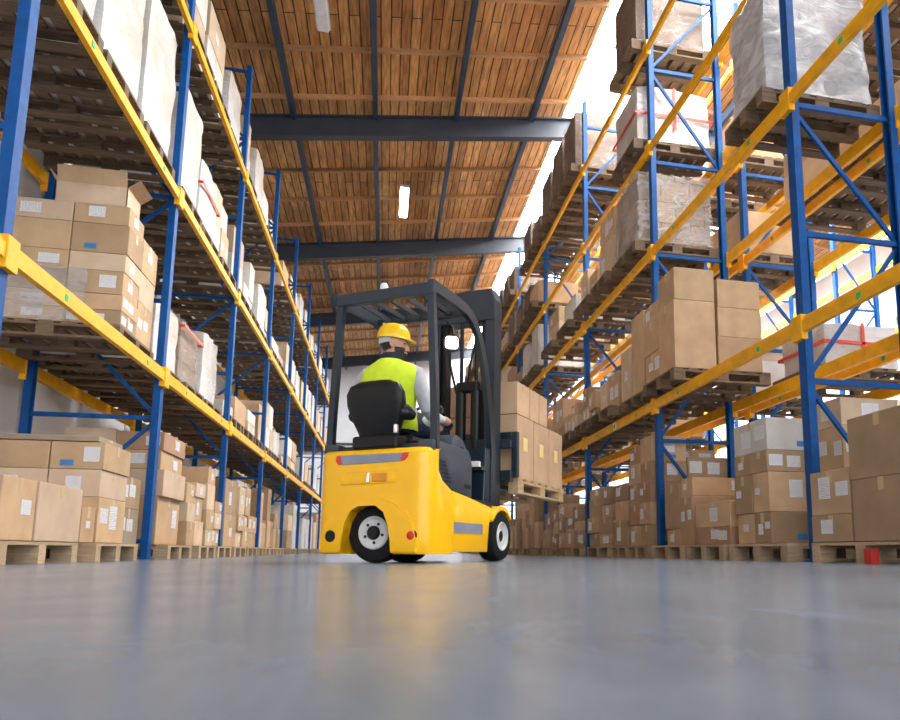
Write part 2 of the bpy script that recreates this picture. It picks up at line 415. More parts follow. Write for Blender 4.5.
TONES = {'tan': (.52, .355, .205), 'brown': (.37, .25, .145), 'pale': (.60, .46, .32), 'white': (.66, .64, .60), 'reddish': (.40, .23, .14), 'grey-brown': (.34, .27, .2)}
cm = {}
def carton_mesh(dx, dy, dz):
    k = (round(dx, 4), round(dy, 4), round(dz, 4))
    if k not in cm:
        me = MB().box(-dx / 2, dx / 2, -dy / 2, dy / 2, 0, dz, .006).mesh('carton', 'carton')
        cm[k] = me
    return cm[k]
NCARTON = [0]
def carton(x0, x1, y0, y1, z0, z1, label, tone='tan', face=-1, detail=2, cat='carton', group=None, marks=None, seed=None):
    """face: -1 when the aisle side is at the low-x side, +1 when it is at the high-x side."""
    rnd = random.Random(seed if seed is not None else NCARTON[0] * 7 + 3)
    NCARTON[0] += 1
    dx, dy, dz = x1 - x0 - .008, y1 - y0 - .008, z1 - z0 - .002
    o = link('carton', carton_mesh(dx, dy, dz))
    o.location = ((x0 + x1) / 2, (y0 + y1) / 2, z0); o.rotation_euler = (0, 0, math.radians(rnd.uniform(-.3, .3)))
    v = rnd.uniform(.86, 1.12); c = TONES[tone]
    o.color = (min(1, c[0] * v), min(1, c[1] * v * rnd.uniform(.97, 1.03)), min(1, c[2] * v), 1)
    tag(o, label, cat, group)
    if detail:
        tw = .028
        m = MB(); m.box(-dx / 2 - .001, dx / 2 + .001, -tw, tw, dz - .001, dz + .001)
        d = min(.09, dz * .35)
        for s in (-1, 1): m.box(s * dx / 2 - .001, s * dx / 2 + .001, -tw, tw, dz - d, dz + .001)
        m.build('packing_tape', 'tape', o)
    if detail > 1:
        # paper labels on the aisle side and on the end that looks down the aisle
        for side in ('a', 'e'):
            if rnd.random() < (.78 if side == 'a' else .55) and dz > .13:
                for q in range(rnd.choice((1, 1, 2))):
                    w = min(.17, (dy if side == 'a' else dx) * .30); h = min(w * rnd.choice((.75, 1.2)), dz * .55)
                    off = rnd.uniform(-.1, .3) if q == 0 else -.3
                    zc = dz * rnd.uniform(.45, .62)
                    m = MB()
                    if side == 'a':
                        yy = off * dy; m.box(face * dx / 2 - .0015, face * dx / 2 + .0015, yy - w / 2, yy + w / 2, zc - h / 2, zc + h / 2)
                    else:
                        xx = off * dx; m.box(xx - w / 2, xx + w / 2, -dy / 2 - .0015, -dy / 2 + .0015, zc - h / 2, zc + h / 2)
                    m.build('paper_label', 'label', o)
        if rnd.random() < .35 and dz > .2:
            m = MB(); w = min(.1, dx * .3)
            xx = rnd.uniform(-.25, .25) * dx
            m.box(xx - w / 2, xx + w / 2, -dy / 2 - .0012, -dy / 2 + .0012, dz * .12, dz * .12 + .05)
            m.build('printed_mark', 'blue_print', o)
    return o

def shell(dx, dy, dz, amp, seed, n=14):
    """a wrinkled closed box of film round a load"""
    bm = bmesh.new()
    bmesh.ops.create_cube(bm, size=1)
    bmesh.ops.subdivide_edges(bm, edges=bm.edges[:], cuts=n, use_grid_fill=True)
    for v in bm.verts:
        p = Vector((v.co.x * dx, v.co.y * dy, (v.co.z + .5) * dz))
        d = Vector((v.co.x * 2, v.co.y * 2, (v.co.z) * 2))
        r = max(abs(d.x), abs(d.y)); 
        k = noise.noise(p * 2.6 + Vector((seed, 0, 0))) + .5 * noise.noise(p * 7 + Vector((0, seed, 0)))
        corner = .018 * (abs(d.x) * abs(d.y)) ** 6
        dirn = Vector((d.x if abs(d.x) > .98 else 0, d.y if abs(d.y) > .98 else 0, (1 if d.z > .98 else 0)))
        f = amp * (k - .35)
        if d.z < -.98: f = 0; dirn = Vector((0, 0, 0))
        p += dirn * f - Vector((d.x, d.y, 0)) * corner
        v.co = p
    m = MB(); m.bm.free(); m.bm = bm
    return m
def wrapped(x0, x1, y0, y1, z0, h, label, kind='white', tape=None, seed=0, group=None, face=-1):
    t = tag(empty('wrapped_load', ((x0 + x1) / 2, (y0 + y1) / 2, z0)), label, 'wrapped load', group)
    dx, dy = x1 - x0, y1 - y0
    if kind == 'white':
        shell(dx - .03, dy - .03, h, .02, seed).build('plastic_cover', 'white', t, True)
    else:
        rr = random.Random(seed)
        m = MB(); m.box(-dx / 2 + .06, dx / 2 - .06, -dy / 2 + .06, dy / 2 - .06, .0, h * .97, .01)
        o = m.build('packed_goods', 'packed', t)
        if kind == 'dark': o.data.materials.clear(); o.data.materials.append(M['dusk'])
        if kind == 'grey': o.data.materials.clear(); o.data.materials.append(M['greygoods'])
        shell(dx - .03, dy - .03, h, .05 if kind == 'grey' else .03, seed, 18).build('stretch_film', {'milky': 'milky', 'dark': 'darkfilm', 'grey': 'greyfilm'}.get(kind, 'film'), t, True)
    if tape:
        z = h * tape
        m = MB(); X, Y = dx / 2 + .004, dy / 2 + .004
        for sx in (-1, 1): m.box(sx * X - .004, sx * X + .004, -Y, Y, z, z + .035)
        for sy in (-1, 1): m.box(-X, X, sy * Y - .004, sy * Y + .004, z, z + .035)
        for sy in (-1, 1): m.box(-.02, .02, sy * Y - .004, sy * Y + .004, z * .5, h)
        m.build('red_tape', 'redtape', t)
    return t

ORD = ['first', 'second', 'third', 'fourth', 'fifth', 'sixth', 'seventh', 'eighth', 'ninth']
ROWN = ['bottom', 'second', 'third', 'fourth', 'fifth', 'sixth', 'seventh']
LEVN = ['floor', 'first shelf', 'second shelf', 'third shelf', 'fourth shelf']
RNAME = {'L': 'wall rack', 'R': 'skylight rack', 'S': 'hind rack', 'T': 'side-aisle rack'}
def place(side, y):
    y0 = {'L': YL0 - B, 'R': YR0 - B, 'S': YR0 - B, 'T': YR0 + 1.2 - B}[side]
    k = int(math.floor((y - y0) / B)); s = int(min(2, max(0, math.floor((y - y0 - k * B) / (B / 3)))))
    return k, s
def where(side, lev, y):
    k, s = place(side, y)
    return '%s, %s bay, %s' % (LEVN[lev], ORD[max(0, k)], RNAME[side])
SLOT = ['near', 'middle', 'far']
used = set()
def uniq(lbl, alts):
    """make a label that no other thing has yet, by trying the alternatives in turn"""
    for a in [''] + alts:
        s = (a + ' ' + lbl).strip() if a else lbl
        if s not in used: used.add(s); return s
    return lbl
def stack(side, lev, x0, x1, y0, y1, rows, nx=1, ny=1, tones=('tan', 'brown', 'tan', 'pale'), detail=2, base=None, pal=True, palW=None, palY=None, palX=None, palmat=None, tag_='', jit=0):
    """cartons stacked on (usually) a pallet; rows are heights from the bottom up."""
    deck = LVL.get(side, LVL['R'])[lev] if side != 'T' else [0, 2.2, 4.2, 6.2][lev]
    face = 1 if side == 'L' else -1
    ym = (y0 + y1) / 2
    k, s = place(side, ym)
    z = deck
    if pal:
        do_pallet(side, lev, palX if palX else (x0 + x1) / 2 if abs(x1 - x0) > .9 else (x0 + .6 if face < 0 else x1 - .6), palY or ym, palW or max(.8, y1 - y0 + .04), palmat)
    z += .149 if base is None else base
    rnd = random.Random(int((x0 + y0 * 31 + lev * 7) * 1000))
    xs = nx if isinstance(nx, list) else [x0 + (x1 - x0) * i / nx for i in range(nx + 1)]
    ys = ny if isinstance(ny, list) else [y0 + (y1 - y0) * i / ny for i in range(ny + 1)]
    nrow = len(rows); zb = z; ztop = z
    for i in range(len(xs) - 1):
        for j in range(len(ys) - 1):
            z = zb
            rw = list(rows)
            if jit:
                rw = [h * rnd.uniform(1 - jit, 1 + jit) for h in rw]; rnd.shuffle(rw)
                if len(rw) > 1 and rnd.random() < jit: rw.pop()
            for r, hgt in enumerate(rw):
                tone = tones[(r + i * 2 + j) % len(tones)] if len(tones) > 1 else tones[0]
                rown = 'top' if r == len(rw) - 1 and len(rw) > 1 else ROWN[r]
                fr = '' if len(xs) == 2 else (' aisle' if (i == 0) == (face < 0) else ' inner')
                cl = '' if len(ys) == 2 else (' near' if j == 0 else ' far' if j == len(ys) - 2 else ' mid')
                pos = (fr + cl).strip()
                lbl = '%s carton, %s row%s%s, %s pallet, %s' % (tone, rown, ' ' + pos if pos else '', tag_, SLOT[s], where(side, lev, ym))
                lbl = uniq(lbl, ['small', 'plain', 'taped', 'squat', 'bulky', 'worn'])
                ins = rnd.uniform(0, .025 + .1 * jit)
                a, b_ = xs[i], xs[i + 1]
                if face < 0 and i == 0: a += ins
                if face > 0 and i == len(xs) - 2: b_ -= ins
                carton(a, b_, ys[j], ys[j + 1], z, z + hgt, lbl, tone, face, detail, seed=int(abs(x0 * 91 + ys[j] * 577 + r * 13 + i * 5) * 10))
                z += hgt
            ztop = max(ztop, z)
    return ztop
npal = {}
def do_pallet(side, lev, x, y, W, mat=None):
    deck = LVL.get(side, LVL['R'])[lev] if side != 'T' else [0, 2.2, 4.2, 6.2][lev]
    k, s = place(side, y)
    lbl = uniq('wooden pallet under the %s load, %s' % (SLOT[s], where(side, lev, y)), ['small', 'narrow', 'dark', 'old'])
    return pallet(x, y, deck + (.003 if lev else .001), W, lbl, mat=mat or ('pallet_lit' if lev == 0 else 'pallet'))  # upper shelves get the wood with shade in its colour
def wload(side, lev, x0, x1, y0, y1, h, kind='white', tape=None, desc=None, pal=True):
    ym = (y0 + y1) / 2; k, s = place(side, ym)
    deck = LVL.get(side, LVL['R'])[lev] if side != 'T' else [0, 2.2, 4.2, 6.2][lev]
    if pal: do_pallet(side, lev, (x0 + x1) / 2, ym, y1 - y0 - .02)
    d = desc or {'white': 'white film-covered load', 'brown': 'brown carton load in clear film', 'grey': 'greyish load in clear wrinkled film', 'milky': 'carton load under cloudy white film', 'dark': 'dark brown load in darkened film'}[kind]
    lbl = uniq('%s on %s pallet, %s' % (d, SLOT[s], where(side, lev, ym)), ['tall', 'low', 'creased'])
    return wrapped(x0, x1, y0, y1, deck + (.149 if pal else .003), h, lbl, kind, tape, seed=int(x0 * 7 + y0 * 13 + lev * 5))
# >>> LOADS
# ------------------------------------------------------------------ forklift (its own frame: x right, y forward, z up)
HEAD = math.radians(-33)
FO = Vector((-.093 - .022 * .839, 4.895 + .022 * .545, 0))
FK = tag(empty('forklift', FO, HEAD), 'yellow forklift with dark mast turning towards the skylight rack', 'forklift')
def fw(x, y, z):      # forklift frame -> world
    return FO + Matrix.Rotation(HEAD, 3, 'Z') @ Vector((x, y, z))
def cut(o, cutter):
    md = o.modifiers.new('cut', 'BOOLEAN'); md.object = cutter; md.operation = 'DIFFERENCE'; md.solver = 'EXACT'
    dg = bpy.context.evaluated_depsgraph_get(); dg.update()
    me = bpy.data.meshes.new_from_object(o.evaluated_get(dg))
    o.modifiers.clear(); o.data = me
    bpy.data.objects.remove(cutter)
    for p in me.polygons: p.use_smooth = True
    me.set_sharp_from_angle(angle=math.radians(32))
# rear body
HW, RC = .462, .12
def section(x):
    ax = abs(x); d = max(0, ax - (HW - RC)); yr = RC - math.sqrt(max(0, RC * RC - d * d))
    dip = .03 * max(0, 1 - (ax / .12) ** 2) if ax < .12 else 0
    P = [(.36, .062), (.35, .40), (.34, .515), (.296, .533), (.20, .575), (.125, .64), (.085, .72), (.066, .775), (.06, .80)]
    r = .05
    P = [(max(y, yr + .02), z) for y, z in P]
    P[-1] = (max(.06, yr + .045), .80)
    R = [(yr + r * (1 - math.sin(a)) , .80 - r * (1 - math.cos(a))) for a in (0.2, .5, .9, 1.25, PI / 2)]
    R2 = [(yr, .6), (yr - .0, .45), (yr, .3), (yr, .16), (yr + .004, .10), (yr + .02, .062)]
    return [(x, y, z) for y, z in P + R + R2]
xs = [-HW] + [-(HW - RC) - RC * math.sin(a) for a in (1.3, 1.05, .8, .5, .25)] + [-(HW - RC), -.2, -.1, 0, .1, .2, HW - RC] + [(HW - RC) + RC * math.sin(a) for a in (.25, .5, .8, 1.05, 1.3)] + [HW]
cw = MB().loft([section(x) for x in xs]).build('counterweight', 'truck', FK, True)
ARCH = [(-.225, .0), (-.215, .16), (-.19, .28), (-.145, .36), (-.08, .395), (.06, .395), (.125, .35), (.165, .26), (.185, .15), (.198, 0)]
cut(cw, MB().prism(ARCH, 'y', -.2, .9).build('cutter', 'black', FK))
# raised wheel-house moulding on the rear face, cut by the same arch
ell = [(.39 * math.cos(a), .12 + .33 * math.sin(a)) for a in [PI * i / 24 for i in range(25)]]
mo = MB().prism([(.39, .068)] + ell + [(-.39, .068)], 'y', -.018, .08, .014).build('wheel_house', 'truck', FK, True)
cut(mo, MB().prism(ARCH, 'y', -.2, .9).build('cutter', 'black', FK))
MB().box(-.30, .30, .62, .70, .10, .46).build('inner_bulkhead', 'black', FK)
# light band, hood latch, lamps
MB().prism([(-.235, .690), (.240, .697), (.262, .757), (-.258, .760)], 'y', -.006, .02, .004).build('reflector_band', 'reflect', FK)
for pts in ([(-.235, .692), (-.260, .760), (-.285, .757), (-.291, .722), (-.268, .694)], [(.240, .698), (.264, .757), (.304, .757), (.300, .73), (.274, .703)]):
    MB().prism(pts, 'y', -.009, .02, .004).build('tail_light', 'red', FK)
rl = MB()
rl.prism([(-.245, .545), (.20, .550), (.215, .580), (.20, .638), (-.195, .636), (-.235, .60)], 'y', -.008, .02, .006)
rl.build('latch_surround', 'truck', FK, True)
MB().box(.02, .145, -.016, .0, .560, .622, .008).build('latch_lever', 'orange', FK)
MB().box(-.02, .005, -.02, .0, .555, .630, .006).build('latch_pin', 'chrome', FK)
MB().lathe([(-.01, .042), (.006, .042), (.008, .034), (.003, .033)], (.345, -.010, .187), (0, -1, 0)).build('lamp_bezel', 'black', FK, True)
MB().lathe([(-.01, .031), (.007, .031), (.012, .024), (.014, .0)], (.345, -.010, .187), (0, -1, 0)).build('rear_lamp', 'red', FK, True)
MB().lathe([(0, .042), (.004, .042), (.005, 0)], (-.30, -.018, .187), (0, -1, 0)).build('tow_hole', 'black', FK)
# yellow lower side panels, dark covers, floor, cowl
for s in (-1, 1):
    a, b = (s * .34, s * HW) if s > 0 else (s * HW, s * .34)
    MB().prism([(.366, .075), (.975, .075), (.985, .30), (1.02, .38), (1.075, .432), (.60, .488), (.345, .52)], 'x', a, b, .012).build('side_panel', 'truck', FK, True)
    MB().prism([(.385, .212), (.87, .212), (.87, .292), (.385, .292)], 'x', s * (HW - .002), s * (HW + .004)).build('side_reflector', 'reflect', FK)
    # cover between body and driver's place
    cv = MB().prism([(.07, .795), (.13, .64), (.205, .577), (.30, .536), (.60, .496), (.69, .484), (.69, .74), (.655, .80), (.62, .85), (.07, .855)], 'x', s * .33, s * (HW - .006), .014).build('side_cover', 'cover', FK, True)
    for q in range(6):
        y = .135 + q * .022
        MB().box(s * (HW - .008) - .004, s * (HW - .008) + .006, y, y + .11, .705 - q * .027, .718 - q * .027).build('vent_slot', 'black', cv)
    MB().box(s * (HW - .008) - .004, s * (HW - .008) + .006, .56, .66, .55, .585, .004).build('grip_recess', 'black', cv)
    # front wheel and fender
    w_ = MB().lathe([(-.08, .12), (-.08, .17), (-.07, .195), (-.04, .206), (.04, .206), (.07, .195), (.08, .17), (.08, .125), (.06, .118)], (s * .395, 1.245, .206), (s, 0, 0), 40).build('front_tyre', 'rubber', FK, True)
    MB().lathe([(-.06, .122), (.074, .122), (.082, .114), (.074, .104), (.062, .094), (.060, .06), (.068, .05), (.06, .046), (.05, 0)], (s * .395, 1.245, .206), (s, 0, 0), 32).build('wheel_rim', 'rim', w_, True)
    MB().cyl((s * .44, 1.245, .206), (s * .458, 1.245, .206), .043, 16).build('hub_cap', 'black', w_)
    ar = [(1.245 + r * math.cos(a), .206 + r * math.sin(a)) for r, seq in ((.252, range(0, 11)), (.222, range(10, -1, -1))) for a in [math.radians(38 + 112 * i / 10) for i in seq]]
    MB().prism(ar, 'x', s * .30, s * (HW + .01), .006).build('front_fender', 'truck', FK, True)
MB().box(-.33, .33, .10, .72, .46, .84, .02).build('seat_base', 'slate', FK)
MB().prism([(.36, .80), (.38, .90), (.44, .945), (.54, .93), (.62, .86), (.67, .76), (.67, .72), (.36, .72)], 'x', .27, .445, .02).build('armrest_console', 'cover', FK, True)
MB().box(.445, .449, .50, .55, .83, .86, .001).build('console_button', 'black', FK)
MB().box(-.43, .43, .68, 1.12, .44, .485, .006).build('floor_plate', 'slate', FK)
MB().prism([(.985, .485), (1.10, .485), (1.12, .50), (1.12, .93), (1.02, .93)], 'x', -.42, .42, .012).build('front_cowl', 'slate', FK)
MB().box(-.42, .42, .935, 1.02, .73, .76, .004).build('cowl_shelf', 'slate', FK)
MB().box(-.30, .30, .15, 1.12, .12, .44).build('chassis', 'black', FK)
# steering column and wheel
MB().tube([(-.08, 1.03, .92), (-.08, .865, 1.19)], .03).build('steering_column', 'black', FK)
sw = MB(); ring = []
ax = Vector((0, -.16, .16)).normalized(); u = Vector((1, 0, 0)); v = ax.cross(u)
cc = Vector((-.08, .86, 1.20))
sw.tube([cc + (u * math.cos(2 * PI * k / 24) + v * math.sin(2 * PI * k / 24)) * .16 for k in range(25)], .013, 8)
for k in range(3):
    a = 2 * PI * k / 3 + .5
    sw.bar(cc, cc + (u * math.cos(a) + v * math.sin(a)) * .16, .008, .014)
sw.build('steering_wheel', 'black', FK, True)
lv = MB()
for k in range(3): lv.tube([(.20 + .05 * k, .83, .84), (.20 + .05 * k, .82, .96)], .008, 8)
lv.box(.16, .34, .74, .84, .78, .86, .01)
lv.build('control_levers', 'black', FK)
# rear twin steering wheels, steered across
for y0 in (.155, .52):
    rt = MB().lathe([(-.07, .115), (-.07, .17), (-.06, .198), (-.03, .211), (.03, .211), (.06, .198), (.07, .17), (.07, .118), (.055, .114)], (-.022, y0, .211), (.10, -1, 0), 40).build('rear_tyre', 'rubber', FK, True)
    if y0 < .4:
        MB().lathe([(-.05, .118), (.070, .118), (.078, .110), (.074, .100), (.066, .092), (.066, .05), (.060, 0)], (-.022, y0, .211), (.10, -1, 0), 32).build('wheel_rim', 'rim', rt, True)
        MB().lathe([(.05, .05), (.075, .05), (.088, .04), (.090, 0)], (-.022, y0, .211), (.10, -1, 0), 20).build('hub_cap', 'black', rt, True)
        axv = Vector((.10, -1, 0)).normalized(); uu = axv.cross(Vector((0, 0, 1))); vv = axv.cross(uu)
        for k in range(5):
            a = 2 * PI * k / 5 + .4
            p = Vector((-.022, y0, .211)) + axv * .060 + (uu * math.cos(a) + vv * math.sin(a)) * .070
            MB().cyl(p, p + axv * .01, .011, 8).build('wheel_nut', 'black', rt)
MB().cyl((0, .35, .197), (0, .35, .46), .07).build('steering_axle', 'black', FK)
# overhead guard
for s in (-1, 1):
    x = s * .412
    MB().tube([(s * .440, .125, .79), (.005 + s * .430, .115, 1.1), (.02 + s * .382, .085, 1.975)], .026, sq=True, w=.022).build('rear_post', 'slate', FK)
    MB().tube([(x, .06, 1.975), (x, .40, 1.985), (x, .60, 1.975), (x, .72, 1.94), (x, .82, 1.87), (x, .90, 1.75), (x, .97, 1.60), (x, 1.03, 1.42), (x, 1.10, 1.15), (x, 1.14, .90), (x, 1.13, .46)], .042, sq=True, w=.020).build('front_pillar', 'slate', FK)
MB().box(-.39, .43, .055, .115, 1.91, 2.0, .008).build('rear_roof_bar', 'slate', FK)
MB().box(-.40, .40, .60, .65, 1.93, 1.985, .006).build('front_roof_bar', 'slate', FK)
for k in range(5):
    x = -.27 + k * .135
    MB().bar((x, .10, 1.965), (x, .63, 1.955), .018, .012).build('roof_slat', 'slate', FK)
MB().lathe([(0, .03), (.03, .03), (.05, .02), (.055, 0)], (.0, .09, 2.0), (0, 0, 1), 14).build('beacon', 'lampoff', FK)
# mirror
MB().tube([(.20, .63, 1.95), (.24, .72, 1.88), (.23, .765, 1.81)], .007, 6).build('mirror_stalk', 'black', FK)
def rrect(cx, cz, w, h, r, n=5):
    out = []
    for sx, sz, a0 in ((1, 1, 0), (-1, 1, 90), (-1, -1, 180), (1, -1, 270)):
        for i in range(n + 1):
            a = math.radians(a0 + 90 * i / n)
            out.append((cx + sx * (w / 2 - r) + r * math.cos(a), cz + sz * (h / 2 - r) + r * math.sin(a)))
    return out
mi = MB().prism(rrect(0, 0, .135, .135, .036), 'y', 0, .025, .006).build('rear_mirror', 'black', FK, True)
mi.location = (.225, .745, 1.765); mi.rotation_euler = (math.radians(0), 0, math.radians(33))
MB().prism(rrect(0, 0, .108, .108, .028), 'y', -.003, .001).build('mirror_glass', 'mirror', mi)
# mast
MY = 1.38
for s in (-1, 1):
    x = s * .275
    MB().prism([(x - .045, MY), (x + .045, MY), (x + .045, MY + .15), (x - .045, MY + .15), (x - .045, MY + .135), (x + s * .03 - (.0), MY + .135), (x + s * .03, MY + .015), (x - .045, MY + .015)] if s > 0 else
               [(x + .045, MY), (x - .045, MY), (x - .045, MY + .15), (x + .045, MY + .15), (x + .045, MY + .135), (x - .03, MY + .135), (x - .03, MY + .015), (x + .045, MY + .015)], 'z', .07, 2.33).build('mast_channel', 'slate', FK)
    MB().box(s * .205 - .025, s * .205 + .025, MY + .03, MY + .13, .1, 2.20).build('inner_mast_rail', 'black', FK)
    MB().cyl((.06 + s * .075, MY + .02, .14), (.06 + s * .075, MY + .02, 1.52), .048, 14).build('lift_cylinder', 'black', FK)
    MB().cyl((.06 + s * .075, MY + .02, 1.52), (.06 + s * .075, MY + .02, 2.16), .018, 12).build('cylinder_rod', 'black', FK)
    MB().cyl((s * .24, 1.10, .55), (s * .24, MY + .0, .95), .028, 10).build('tilt_cylinder', 'black', FK)
MB().prism([(-.325, 2.16), (.325, 2.16), (.325, 2.35), (.29, 2.46), (-.29, 2.46), (-.325, 2.35)], 'y', MY - .01, MY + .155, .01).build('mast_crosshead', 'slate', FK)
MB().box(-.30, .30, MY - .02, MY + .0, .98, 1.06, .005).build('mast_crossbar', 'slate', FK)
MB().box(-.30, .30, MY - .02, MY + .0, .28, .40, .005).build('mast_lower_bar', 'slate', FK)
MB().box(-.05, .17, MY - .03, MY + .06, 1.50, 1.60, .02).build('hose_guide', 'black', FK)
ho = MB()
for x in (-.05, .05): ho.tube([(x, MY, 1.5), (x * 2, MY - .04, 1.75), (x * 3, MY - .02, 2.0), (x * 3, MY + .03, 2.16)], .012, 8)
ho.build('hydraulic_hoses', 'black', FK)
# carriage, load backrest and forks
CZ = .605
MB().box(-.42, .42, MY + .16, MY + .21, .70, .80, .006).build('carriage_plate', 'slate', FK)
MB().box(-.42, .42, MY + .16, MY + .21, 1.0, 1.08, .006).build('carriage_plate', 'slate', FK)
for x in (-.20, .20): MB().box(x - .03, x + .03, MY + .13, MY + .2, .70, 1.08).build('carriage_roller_plate', 'slate', FK)
br = MB()
BY = 1.60
for x in (-.43, .43): br.box(x - .03, x + .03, BY, BY + .05, .74, 1.16, .006)
br.box(-.40, .40, BY, BY + .05, 1.10, 1.16, .006).box(-.40, .40, BY, BY + .05, .76, .81, .006)
br.build('load_backrest', 'slate', FK)
for s in (-1, 1):
    MB().prism([(BY + .05, 1.02), (BY + .09, 1.02), (BY + .09, CZ + .085), (2.8, CZ + .055), (2.8, CZ + .045), (BY + .05, CZ + .045)], 'x', s * .21 - .045, s * .21 + .045, .004).build('fork', 'slate', FK)
# the pallet on the forks and its cartons (they rest on the truck: things of their own)
LP = pallet(*fw(0, 2.38, CZ), .84, 'light wooden pallet raised on the forks of the forklift', D=1.32, mat='pallet_new', rz=HEAD + PI / 2)
def lcart(x0, x1, y0, y1, z0, z1, label, note=True, dot=False, tone='tan'):
    dx, dy, dz = x1 - x0 - .006, y1 - y0 - .006, z1 - z0 - .003
    o = link('carton', MB().box(-dx / 2, dx / 2, -dy / 2, dy / 2, 0, dz, .006).mesh('carton', 'carton'))
    o.location = fw((x0 + x1) / 2, (y0 + y1) / 2, z0); o.rotation_euler = (0, 0, HEAD)
    o.color = (.60, .41, .255, 1)
    tag(o, label, 'carton')
    m = MB(); m.box(dx / 2 - .001, dx / 2 + .001, -.025, .025, dz - .07, dz + .001); m.box(-dx / 2, dx / 2 + .001, -.025, .025, dz - .001, dz + .001)
    m.build('packing_tape', 'tape', o)
    if note: MB().box(dx / 2 - .001, dx / 2 + .0015, -.06, .05, dz * .45, dz * .45 + .13).build('paper_note', 'note', o)
    if dot: MB().cyl((.08, -dy / 2 - .001, dz * .7), (.08, -dy / 2 + .002, dz * .7), .022, 16).build('round_sticker', 'paper', o)
z0 = CZ + .146
for i, (a, b) in enumerate(((1.72, 2.15), (2.16, 2.60), (2.61, 3.04))):
    lcart(-.41, .41, a, b, z0, z0 + .60, 'tall tan carton with yellow note, %s along the forklift load, lower layer' % ('nearest the mast', 'middle', 'outermost')[i].replace('nearest the', 'beside the'))
for i, (a, b) in enumerate(((1.72, 2.04), (2.05, 2.30), (2.31, 2.55))):
    lcart(-.41, .41, a, b, z0 + .602, z0 + .602 + .31, 'tan carton %s on top layer of the forklift load' % ('with round white sticker beside the mast', 'in the middle', 'at the outer end')[i], note=False, dot=(i == 0))

# seat
st = MB()
def sring(y, z, w, d, n=20, p=3.2):
    out = []
    for k in range(n):
        a = 2 * PI * k / n; c, s_ = math.cos(a), math.sin(a)
        out.append((w * abs(c) ** (2 / p) * (1 if c >= 0 else -1), y + d * abs(s_) ** (2 / p) * (1 if s_ >= 0 else -1), z))
    return out
SX = .0
st.loft([sring(.10, .88, .15, .05), sring(.09, .93, .165, .06), sring(.07, 1.02, .205, .062), sring(.045, 1.12, .235, .06), sring(.03, 1.20, .235, .056), sring(.025, 1.26, .20, .05), sring(.03, 1.29, .13, .03)])
so_ = st.build('seat_back', 'black', FK, True); so_.location.x = SX
MB().box(SX - .235, SX + .235, .17, .62, .84, .912, .03).build('seat_cushion', 'black', FK, True)
MB().box(SX - .19, SX + .19, .03, .20, .80, .90, .02).build('seat_bracket', 'black', FK)
for s in (-1, 1): MB().tube([(SX + s * .17, .07, 1.07), (SX + s * .205, .10, 1.065), (SX + s * .225, .17, 1.05)], .05, 10, rr=[.055, .06, .035]).build('hip_rest', 'black', FK, True)
MB().box(SX + .16, SX + .19, .02, .05, .90, .97, .008).build('belt_buckle', 'chrome', FK)

# ------------------------------------------------------------------ driver (continuous body; clothes, hair and helmet are children)
PS = 1.05
PD = tag(empty('person', fw(-.045, .045, -.030), HEAD), 'person driving the forklift in yellow hi-vis vest, looking aside, hand on the levers', 'person')
PD.scale = (PS, PS, PS)
HY = math.radians(-60)                      # the head looks to the right of the truck's heading
HC = Vector((.0, .25, 1.60))              # head centre
def hp(x, y, z):                            # head frame: y is where the face looks
    return HC + Matrix.Rotation(HY, 3, 'Z') @ (Matrix.Rotation(math.radians(-4), 3, 'X') @ Vector((x, y, z)))
body = MB()
def ell_ring(c, a, b, z, n=18, yaw=0):
    return [Vector((c[0], c[1], z)) + Matrix.Rotation(yaw, 3, 'Z') @ Vector((a * math.cos(2 * PI * k / n), b * math.sin(2 * PI * k / n), 0)) for k in range(n)]
TW = math.radians(-8)
TORSO = [(.27, .94, .165, .13), (.26, 1.02, .165, .12), (.235, 1.12, .16, .11), (.215, 1.24, .175, .11), (.205, 1.34, .185, .105), (.205, 1.40, .165, .09), (.21, 1.445, .10, .07), (.22, 1.47, .058, .058)]
body.loft([ell_ring((0, y), a, b, z, yaw=TW) for y, z, a, b in TORSO])
body.tube([(0, .215, 1.43), (.01, .225, 1.48), (.02, .245, 1.55)], .055, 14, rr=[.062, .055, .054])
def ballo(m, c, r, sc=(1, 1, 1), rot=0, seg=20):
    res = bmesh.ops.create_uvsphere(m.bm, u_segments=seg, v_segments=seg // 2 + 2, radius=r)
    R = Matrix.Rotation(rot, 3, 'Z')
    for v in res['verts']: v.co = Vector(c) + R @ Vector((v.co.x * sc[0], v.co.y * sc[1], v.co.z * sc[2]))
    return m
ballo(body, hp(0, -.005, .03), .1, (.77, .98, .98), HY, 24)      # cranium
ballo(body, hp(0, .030, -.045), .07, (.86, .90, 1.0), HY)        # jaw and cheeks
ballo(body, hp(0, .072, -.095), .026, (1.1, .8, .8), HY)         # chin
body.tube([hp(0, .088, .015), hp(0, .108, -.018), hp(0, .112, -.034), hp(0, .086, -.042)], .01, 8, rr=[.009, .013, .016, .012])   # nose
for s in (-1, 1):
    ballo(body, hp(s * .078, -.005, -.012), .03, (.28, .65, 1.05), HY + s * .3)   # ears
    ballo(body, hp(s * .032, .083, .022), .022, (1.2, .6, .5), HY)                # brow
body.tube([hp(-.025, .094, -.064), hp(0, .101, -.062), hp(.025, .094, -.064)], .008, 8)   # lips
def limb(pts, rr, n=14): body.tube(pts, 0, n, rr=rr)
